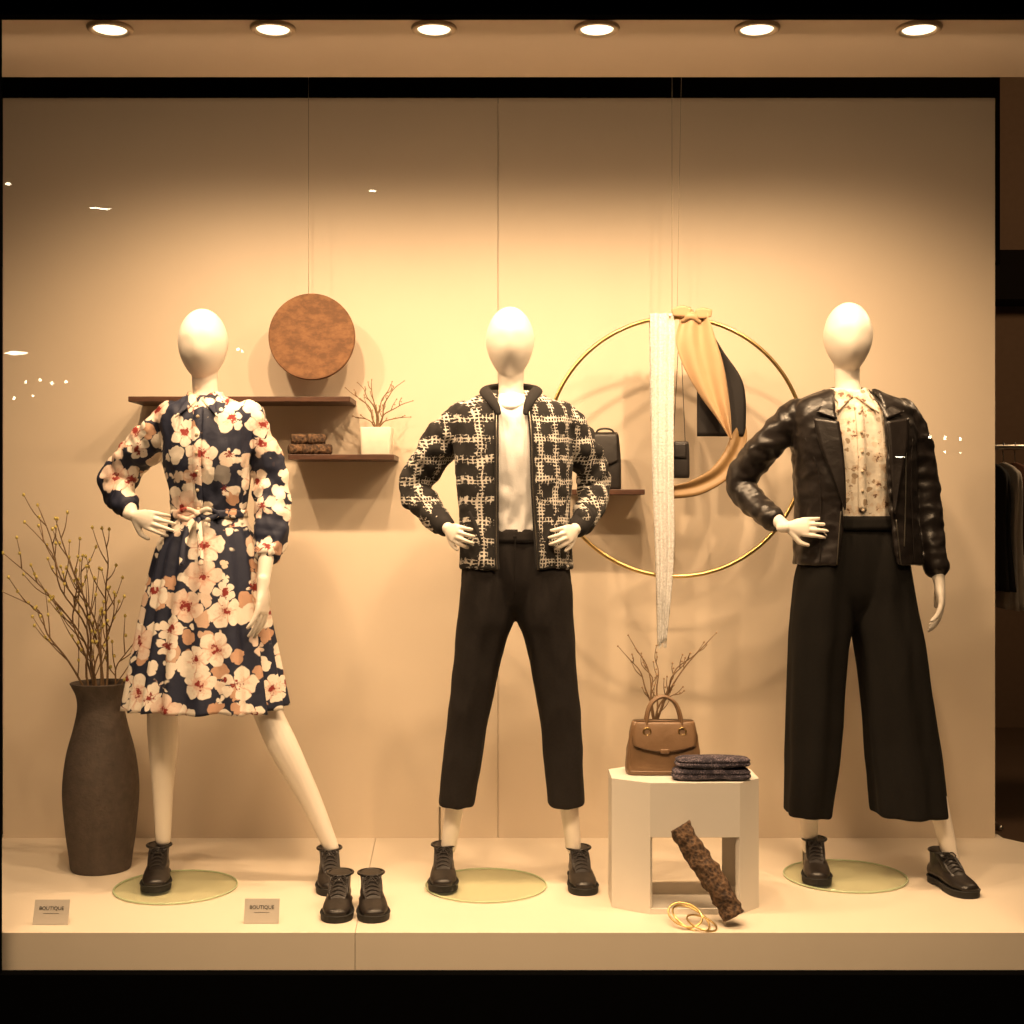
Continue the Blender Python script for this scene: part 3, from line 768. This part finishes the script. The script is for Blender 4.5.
def wide(th, t, z): return .055*t*math.sin(7*th+1)+.07*math.exp(-((math.degrees(th)-270)/8)**2)+.03*mn.noise(Vector((th*2, z*4, 5)))
mk('wide_leg_trousers', [pel.solid(64), lgL.solid(80, wide), lgR.solid(80, wide)], 'trouser2', m3, remesh=.005, smooth=6, disp=wrk(.003, 8, (1.8, 1, .4), 4))
mk('trouser_waistband', [Loft(rings(D, [(516, 856, 39, .101), (530, 856, 45, .112)], 2.3), 3).solid(56)], 'trouser2', m3)
shoe(X(812, 4.33), 4.29, math.radians(-9), m3, z=.009)
shoe(X(944, 4.19), 4.18, math.radians(14), m3, z=0)
disc(845, 4.28, m3)
mk('support_rod', [tube([(X(803, 4.36), 4.36, .008), (X(803, 4.36), 4.36, .22)], [.004]*2, 8)], 'metal', m3)

# ------------------------------------------------------------------ twigs
def twigs(base, tips, d, r=.004, depth=.12, side=5, buds=None, seed=1, sdl=.10):
    rnd = random.Random(seed); P = []; Bd = []
    for tip in tips:
        T = Vector((X(tip[0], d), d+rnd.uniform(-depth, depth*.6), Z(tip[1], d)))
        b = Vector(base); Lg = (T-b).length; j_ = .05
        path = [b]
        for q in (.2, .4, .6, .8):
            path.append(b.lerp(T, q)+Vector((rnd.uniform(-j_, j_)*Lg-.14*math.sin(q*3.14)*(T.x-b.x), rnd.uniform(-.04, .04)*Lg, .08*math.sin(q*3.14)*Lg)))
        path.append(T)
        P.append(tube(path, [r, r*.85, r*.7, r*.55, r*.42, r*.28], 6, 4))
        dense = [Vector(q) for q in crs(path, 6)]
        for k in range(side):
            i = int(len(dense)*(.3+.65*k/side)); p = dense[min(i, len(dense)-2)]
            t = (dense[min(i+1, len(dense)-1)]-p).normalized()
            sd = Vector((rnd.choice((-1, 1))*rnd.uniform(.5, 1), rnd.uniform(-.5, .5), rnd.uniform(-.1, .6)))
            dr = (t*.9+sd*.6).normalized(); L = sdl*rnd.uniform(.4, 1.1)*(1.1-.5*k/side)
            e = p+dr*L+Vector((0, 0, .15*L)); P.append(tube([p, p+dr*L*.5+sd*.004, e], [r*.5, r*.38, r*.22], 5, 3))
            Bd.append(e)
            if rnd.random() < .6: Bd.append(p+dr*L*.55+Vector((.002, 0, .002)))
        Bd.append(T)
    return P, Bd

# tall vase
d = 4.38; cx = X(101, d); s = 1/F*d
v = empty('tall_vase', (cx, d, 0))
H = Z(682, d)
prof = [(25*s, 0), (29*s, .004), (31*s, .05), (34*s, .12), (37*s, .23), (36.5*s, .30), (33*s, .38), (26.5*s, .46), (23*s, .52), (24*s, .56), (28*s, H-.015), (30*s, H-.003), (29*s, H), (26*s, H-.01), (21*s, H-.06), (20*s, H-.20), (1*s, H-.22)]
pp = [(max(.001, a), b) for a, b in crs(prof[:13], 5)]+prof[13:]
mk('vase_body', [lathe(pp, (cx, d, 0), 64)], 'vase', v)
P, Bd = twigs((cx, d, H-.15), [(3, 553), (8, 590), (30, 522), (36, 505), (66, 518), (88, 555), (106, 528), (126, 590), (134, 640), (50, 575)], d, .0044, .14, 7, seed=5, sdl=.15)
mk('branches', P, 'twig', v); mk('buds', [ball(p, .0050, 4, (1, 1, 1.3)) for p in Bd], 'bud', v)

# ------------------------------------------------------------------ wall shelves, disc, pot, logs
def shelf(x0, x1, py, nm, df=4.60):
    z = Z(py, df)
    return mk(nm, [box(X(x0, df), X(x1, df), df, DW, z-.009, z+.009)], 'walnut', flat=True, bevel=.002), z+.009
s1, z1 = shelf(128, 350, 399, 'wall_shelf'); s2, z2 = shelf(288, 394, 457, 'wall_shelf.001'); s3, z3 = shelf(572, 645, 492, 'wall_shelf.002')
d = 4.66; c = W(312, 337, d)
e = empty('hanging_wood_disc', c)
V, Fc = lathe([(.146, -.011), (.149, -.008), (.149, .008), (.146, .011)], (0, 0, 0), 96)
mt = Matrix.Translation(c) @ Matrix.Rotation(math.radians(90), 4, 'X')
mk('disc', [([mt @ p for p in V], Fc)], 'copper', e, flat=True)
mk('hanging_wire', [tube([(c.x-.012, c.y, c.z+.147), (c.x-.012, c.y, 2.75)], [.0010]*2, 6)], 'wire', e)
d = 4.68; x0 = X(377, d)
e = empty('twig_planter', (x0, d, z2))
hw = 16/F*d
mk('pot', [Loft([(x0, d, z2+.095, hw, hw, 9), (x0, d, z2+.001, hw*.94, hw*.94, 9)], 2).solid(48)], 'pot', e, bevel=.002)
P, Bd = twigs((x0, d, z2+.09), [(346, 388), (357, 382), (372, 380), (390, 384), (405, 382), (414, 402), (412, 418), (352, 416)], d, .0034, .06, 3, seed=9, sdl=.045)
mk('branches', P, 'twig', e); mk('buds', [ball(p, .0026, 4) for p in Bd], 'bud2', e)
# stack of small bark logs
d = 4.66; e = empty('small_log_stack', (X(309, d), d, z2)); P = []
r = .0195
for px, row in ((298, 0), (311, 0), (322, 0), (300, 1), (316, 1)):
    zz = z2+r+row*r*1.8
    P.append(tube([(X(px, d)-.028, d-.015+.01*row, zz), (X(px, d)+.028, d+.015, zz)], [r*.97]*2, 16, 5, wr=.08, wf=60, seed=px, cap='flat'))
mk('logs', P, 'bark', e)
# black bag on shelf
d = 4.68; x0 = X(605, d)
e = empty('black_handbag', (x0, d, z3))
R = Loft([(x0, d, z3+.195, .036, .022, 5), (x0, d, z3+.19, .046, .030, 5), (x0, d, z3+.10, .054, .042, 6), (x0, d, z3+.01, .054, .045, 6), (x0, d, z3+.001, .050, .042, 6)], 4)
mk('bag_body', [R.solid(48)], 'blkle', e)
fl = lambda x, z, o=.004: R.surf(x, z, o)
zz = [z3+.193, z3+.17, z3+.13, z3+.10]
mk('flap', [sheet([fl(x0-.043, q) for q in zz], [fl(x0+.043, q) for q in zz], cols=10, res=4, fn=lambda p, u, t: fl(p.x, p.z-.015*math.sin(u*math.pi)*t, .005))], 'blkle', e, solid=.003)
mk('clasp', [box(x0-.008, x0+.008, R.surf(x0, z3+.09, .012).y, R.surf(x0, z3+.09, .0).y, z3+.078, z3+.094)], 'metal', e, bevel=.002)
mk('handle', [tube([(x0-.032, d, z3+.18), (x0-.026, d, z3+.205), (x0, d, z3+.212), (x0+.026, d, z3+.205), (x0+.032, d, z3+.18)], [.0035]*5, 8, 5)], 'blkle', e)

# ------------------------------------------------------------------ gold hoop + scarves
d = 4.55; c = W(676, 447, d); RR = 129.5/F*d
e = empty('gold_hoop', c)
mk('hoop', [torus(c, RR, .0068, (0, 1, 0), 160, 12)], 'gold', e)
mk('hanging_wires', [tube([(X(672, d), d, c.z+RR), (X(672, d), d, 2.75)], [.0010]*2, 6), tube([(X(677, d), d, c.z+RR), (X(682, d), d, 2.75)], [.0008]*2, 6)], 'wire', e)
def hz(px):
    x = X(px, d)-c.x; return c.z+math.sqrt(RR*RR-x*x)
zt_ = hz(661)+.010
def pl2(off): return lambda p, u, t: p+Vector((0, off*math.sin(u*math.pi*5+3*t), 0))
sc_ = empty('lace_scarf', (X(661, d), d, 1.2))
y0 = d-.016
def sp(px, py, y=None): q = W(px, py, d); return Vector((q.x, y0 if y is None else y, q.z))
A = [sp(651, 420, d+.016), sp(650, 340, d+.016), Vector((X(650, d), d, zt_+.004)), sp(650, 330), sp(651, 400), sp(652, 480), sp(655, 560), sp(657, 645)]
B = [sp(672, 420, d+.016), sp(673, 340, d+.016), Vector((X(673, d), d, zt_+.004)), sp(674, 330), sp(673, 400), sp(673, 480), sp(673, 560), sp(666, 640)]
mk('scarf', [sheet(A, B, cols=22, res=10, fn=pl2(.006))], 'lacec', sc_, solid=.002)
fr = []
for k in range(9):
    x = X(657+k*1.1, d); fr.append(tube([(x, y0, Z(640, d)), (x+random.uniform(-.003, .003), y0, Z(649-random.random()*4, d))], [.0012]*2, 4))
mk('fringe', fr, 'lacec', sc_)
ts = empty('tan_silk_scarf', (X(700, d), d, 1.5))
y0 = d-.024
A = [sp(681, 316), sp(675, 340), sp(682, 366), sp(698, 395), sp(716, 420), sp(729, 440)]
B = [sp(706, 314), sp(714, 340), sp(722, 366), sp(727, 395), sp(730, 420), sp(730.5, 440)]
mk('scarf_tail', [sheet(A, B, cols=24, res=8, fn=lambda p, u, t: p+Vector((0, .009*math.sin(u*11+4*t)-.01*math.sin(t*3), 0)))], 'tan', ts, solid=.0015)
kz = hz(692)
kn = [tube([(X(683, d), d-.015, kz-.006), (X(690, d), d-.024, kz+.004), (X(698, d), d-.018, kz-.008)], [.012, .016, .012], 12, 5, wr=.2),
      tube([(X(691, d), d-.012, kz-.02), (X(691, d), d+.0, kz+.020), (X(691, d), d+.018, kz-.01)], [.010, .010, .010], 12, 5, wr=.2)]
mk('scarf_knot', kn, 'tan', ts, disp=wrk(.002, 60))
mk('scarf_ear', [sheet([sp(690, 309, d-.03), sp(680, 307, d-.034), sp(670, 311, d-.03)], [sp(690, 318, d-.03), sp(680, 318, d-.034), sp(672, 317, d-.03)], cols=5, res=4),
                 sheet([sp(694, 311, d-.03), sp(702, 309, d-.034), sp(711, 311, d-.03)], [sp(694, 319, d-.03), sp(702, 320, d-.034), sp(710, 318, d-.03)], cols=5, res=4)], 'tan', ts, solid=.002)
A = [sp(712, 350, d+.034), sp(722, 380, d+.036), sp(732, 410, d+.036), sp(731, 438, d+.02), sp(714, 466, d+.0), sp(692, 480, d-.005), sp(671, 486, d-.01)]
B = [sp(722, 350, d+.034), sp(732, 380, d+.036), sp(742, 410, d+.036), sp(748, 438, d+.022), sp(732, 474, d+.0), sp(702, 494, d-.005), sp(671, 499, d-.01)]
mk('scarf_second_tail', [sheet(A, B, cols=14, res=8, fn=lambda p, u, t: p+Vector((0, .005*math.sin(u*8+5*t), 0)))], 'tan2', ts, solid=.0015)
bs = empty('black_silk_scarf', (X(720, d), d+.03, 1.45))
A = [sp(696, 318, d+.02), sp(697, 345, d+.022), sp(698, 380, d+.024), sp(698, 436, d+.026)]
B = [sp(704, 318, d+.02), sp(724, 350, d+.022), sp(745, 385, d+.024), sp(747, 436, d+.026)]
mk('scarf', [sheet(A, B, cols=14, res=8, fn=lambda p, u, t: p+Vector((0, .003*math.sin(u*10+3*t), 0)))], 'blk', bs, solid=.002)
# small pouch hanging from hoop
pz = empty('small_pouch', (X(680, d), d+.02, 1.35))
R = Loft([(X(680, d), d+.02, Z(441, d), .024, .010, 4), (X(680, d), d+.02, Z(445, d), .032, .016, 5), (X(680, d), d+.02, Z(474, d), .034, .02, 5), (X(680, d), d+.02, Z(478, d), .030, .014, 5)], 4)
mk('pouch_body', [R.solid(36)], 'blkle', pz)
mk('pouch_flap', [sheet([R.surf(X(673.5, d), Z(q, d), .003) for q in (443, 450, 458)], [R.surf(X(686.5, d), Z(q, d), .003) for q in (443, 450, 458)], cols=6, res=3)], 'blkle', pz, solid=.003)
mk('pouch_strap', [tube([(X(674, d), d+.02, Z(443, d)), (X(677, d), d+.012, Z(380, d)), (X(680, d), d+.0, hz(680)+.008)], [.0012]*3, 6, 5), tube([(X(686, d), d+.02, Z(443, d)), (X(683, d), d+.012, Z(380, d)), (X(680, d), d+.0, hz(680)+.008)], [.0012]*3, 6, 5)], 'blkle', pz)

# ------------------------------------------------------------------ pedestal
pe = empty('display_pedestal', (.52, 4.02, 0))
oct_ = [(.397, 3.88), (.655, 3.88), (.722, 3.95), (.722, 4.09), (.655, 4.16), (.392, 4.16), (.292, 4.09), (.292, 3.95)]
ZT = .378
cc = (.507, 4.02)
inn = [(cc[0]+(x-cc[0])*.93, cc[1]+(y-cc[1])*.90) for x, y in oct_]
P = [prism(oct_, ZT-.016, ZT), prism(oct_, 0.0006, .016)]
for i in range(8):
    a, b = oct_[i], oct_[(i+1) % 8]; ia, ib = inn[i], inn[(i+1) % 8]
    zlo = .222 if i in (0, 4, 2) else .016
    P.append(prism([a, b, ib, ia], zlo, ZT-.016))
mk('pedestal_shell', P, 'ped', pe, flat=True)
# handbag
y0 = 4.035; x0 = X(663, y0); hb = empty('brown_handbag', (x0, y0, ZT))
R = Loft([(x0, y0, ZT+.155, .080, .020, 4), (x0, y0, ZT+.150, .092, .030, 4.5), (x0, y0, ZT+.085, .105, .044, 5), (x0, y0, ZT+.012, .111, .050, 5.5), (x0, y0, ZT+.002, .107, .047, 5)], 5)
mk('bag_body', [R.solid(64)], 'brn', hb, disp=wrk(.002, 20))
zz = [ZT+.154, ZT+.140, ZT+.115, ZT+.088]
hwz = [.082, .090, .095, .092]
mk('flap', [sheet([R.surf(x0-h, q, .004) for q, h in zip(zz, hwz)], [R.surf(x0+h, q, .004) for q, h in zip(zz, hwz)], cols=18, res=5,
     fn=lambda p, u, t: R.surf(p.x, p.z-.018*math.sin(u*math.pi)*t, .008))], 'brn', hb, solid=.005)
mk('piping', [tube([R.surf(x0-.103, ZT+.02, .0), R.surf(x0-.100, ZT+.08, 0), R.surf(x0-.088, ZT+.145, 0)], [.0035]*3, 6, 5), tube([R.surf(x0+.103, ZT+.02, .0), R.surf(x0+.100, ZT+.08, 0), R.surf(x0+.088, ZT+.145, 0)], [.0035]*3, 6, 5),
              tube([R.surf(x0+.1*(k-4)/4, ZT+.012, .001) for k in range(9)], [.003]*9, 6, 3)], 'brn', hb)
hp = [(x0-.052, y0-.036, ZT+.12), (x0-.050, y0-.034, ZT+.170), (x0-.034, y0-.026, ZT+.212), (x0, y0-.02, ZT+.229), (x0+.034, y0-.026, ZT+.212), (x0+.050, y0-.034, ZT+.170), (x0+.052, y0-.036, ZT+.12)]
mk('handle', [tube(hp, [(.006, .005)]*7, 10, 6), tube([(a, b+.045, c_-.004) for a, b, c_ in hp], [(.006, .005)]*7, 10, 6)], 'brn', hb)
mk('hardware', [torus((x0-.052, y0-.046, ZT+.130), .011, .0022, (0, 1, 0), 20, 6), torus((x0+.052, y0-.046, ZT+.130), .011, .0022, (0, 1, 0), 20, 6)], 'gold', hb)
mk('closure', [box(x0-.014, x0+.014, R.surf(x0, ZT+.07, .013).y, R.surf(x0, ZT+.07, 0).y, ZT+.066, ZT+.080)], 'brn', hb, bevel=.003)
# bud vase with twigs behind the bag
y1 = 4.118; x1 = X(655, y1)
bv = empty('bud_vase', (x1, y1, ZT))
mk('vase_body', [lathe([(.014, .001), (.020, .01), (.024, .05), (.018, .09), (.013, .12), (.015, .135), (.011, .13)], (x1, y1, ZT), 32)], 'pot', bv)
P, Bd = twigs((x1, y1, ZT+.12), [(617, 645), (629, 636), (642, 654), (657, 646), (688, 652), (704, 642), (717, 633), (684, 688)], y1, .0036, .05, 3, seed=21, sdl=.05)
mk('branches', P, 'twig', bv); mk('buds', [ball(p, .003, 4) for p in Bd], 'bud2', bv)
# folded knitwear: two thick garments with rounded folded edges
yk = 3.937; cxk = X(711, yk)
fk = empty('folded_sweaters', (cxk, yk, ZT)); P = []
for j in range(2):
    z_ = ZT+.002+j*.034; w_ = .116-.006*j; x_ = cxk+.005*j; hh = .0345
    P.append(Loft([(x_, yk, z_+hh, w_*.80, .030, 2.8), (x_, yk, z_+hh*.90, w_*.92, .040, 3.2), (x_, yk, z_+hh*.70, w_*.99, .0455, 3.5), (x_, yk, z_+hh*.54, w_*.985, .0450, 3.5), (x_, yk, z_+hh*.50, w_*.955, .0425, 3.5), (x_, yk, z_+hh*.46, w_*.985, .0450, 3.5),
                   (x_, yk, z_+hh*.26, w_, .046, 3.5), (x_, yk, z_+hh*.08, w_*.94, .041, 3.2), (x_, yk, z_, w_*.84, .034, 2.8)], 3).solid(72))
mk('sweaters', P, 'fold', fk, disp=lambda co, n: .006*mn.noise(Vector((co.x*12, co.y*20, co.z*30)))-.0015)
# bark log leaning + gold bangles
lg = empty('bark_log', (.55, 3.82, .1))
a = Vector((X(733, 3.79), 3.775, .026)); b = Vector((X(679, 3.845), 3.842, .262))
mk('log', [tube([a, a.lerp(b, .33)+Vector((.004, 0, .003)), a.lerp(b, .66), b], [.033, .034, .032, .031], 28, 14, cap='flat', wr=.14, wf=40)], 'bark', lg, disp=lambda co, n: .004*mn.noise(co*70))
bg = empty('gold_bangles', (X(690, 3.80), 3.80, 0))
mk('bangles', [torus((X(690, 3.79), 3.77, .022), .058, .0032, (.1, -.55, 1), 60, 8, .62), torus((X(684, 3.79), 3.765, .034), .050, .0032, (-.2, -.8, 1), 60, 8, .7),
               torus((X(700, 3.79), 3.755, .014), .045, .0028, (.2, -.2, 1), 60, 8, .8)], 'gold', bg)

# ------------------------------------------------------------------ pair of shoes in front, cards
ps = empty('lace_up_shoes', (X(354, 3.9), 3.93, 0))
shoe(X(339, 3.93), 3.945, math.radians(3), ps, k=.90, kz=.88); shoe(X(371, 3.93), 3.945, math.radians(9), ps, k=.90, kz=.88)
for i, (px, d_) in enumerate(((50, 3.78), (261, 3.79))):
    x = X(px, d_); e = empty('price_card' if i == 0 else 'price_card.001', (x, d_, 0))
    rt = Matrix.Translation((x, d_, .001)) @ Matrix.Rotation(math.radians(-18), 4, 'X')
    V, Fc = box(-.049, .049, 0, .003, 0, .068); mk('card', [([rt @ p for p in V], Fc)], 'card', e, flat=True)
    V, Fc = box(-.03, .03, .003, .045, 0, .002); mk('foot', [([Matrix.Translation((x, d_, .001)) @ p for p in V], Fc)], 'card', e, flat=True)
    cu = bpy.data.curves.new('label_text', 'FONT'); cu.body = 'BOUTIQUE'; cu.size = .014; cu.align_x = 'CENTER'; cu.extrude = .0003
    t = bpy.data.objects.new('label_text', cu); COL.objects.link(t); cu.materials.append(M['ink'])
    t.parent = e; t.matrix_parent_inverse = Matrix.Translation(-e.location)
    t.matrix_basis = rt @ Matrix.Translation((0, -.0008, .040)) @ Matrix.Rotation(math.radians(90), 4, 'X')
    P = []
    for k in range(1):
        V, Fc = box(-.022, .022, -.0006, .0, .030, .031); P.append(([rt @ p for p in V], Fc))
    mk('label_lines', P, 'ink', e, flat=True)

# ------------------------------------------------------------------ lights
def light(nm, ty, loc, tgt, en, col, **k):
    l = bpy.data.lights.new(nm, ty); l.energy = en; l.color = col
    for a_, v_ in k.items(): setattr(l, a_, v_)
    o = bpy.data.objects.new(nm, l); COL.objects.link(o); o.location = loc
    o.rotation_euler = (Vector(tgt)-Vector(loc)).to_track_quat('-Z', 'Y').to_euler(); return o
WC = (1.0, .665, .375)
for i, px in enumerate((110, 273, 434, 597, 757, 919)):
    x = X(px, 3.77)
    light('downlight_beam_%d' % (i+1), 'SPOT', (x, 3.77, zc-.09), (x*.97, 4.48, .70), 60, WC, spot_size=math.radians(134), spot_blend=1.0, shadow_soft_size=.025)
light('wall_fill', 'AREA', (0, 3.70, zc-.10), (0, 4.7, 1.3), 8, WC, shape='RECTANGLE', size=3.6, size_y=.05)  # unseen fill added under the soffit to brighten the back wall
light('front_fill', 'AREA', (0, 1.6, 3.45), (0, 3.72, -.25), 40, WC, shape='RECTANGLE', size=3.4, size_y=.1, spread=math.radians(65))  # added fill out in front, no fixture there; lights the platform face
light('store_light', 'POINT', (3.0, 5.4, 3.0), (3, 6, 0), 85, WC, shadow_soft_size=.2)
w = bpy.data.worlds.new('night'); scn.world = w; w.use_nodes = True
bgd = w.node_tree.nodes['Background']; bgd.inputs[0].default_value = (1, .7, .42, 1); bgd.inputs[1].default_value = .015
scn.view_settings.view_transform = 'Standard'
scn.view_settings.look = 'None'

# ------------------------------------------------------------------ camera
cam = bpy.data.cameras.new('camera'); co = bpy.data.objects.new('camera', cam); COL.objects.link(co)
co.location = (0, 0, CAMZ); co.rotation_euler = (math.radians(90), 0, 0)
cam.sensor_width = 36; cam.lens = 36*F/1024; cam.clip_start = .05
scn.camera = co
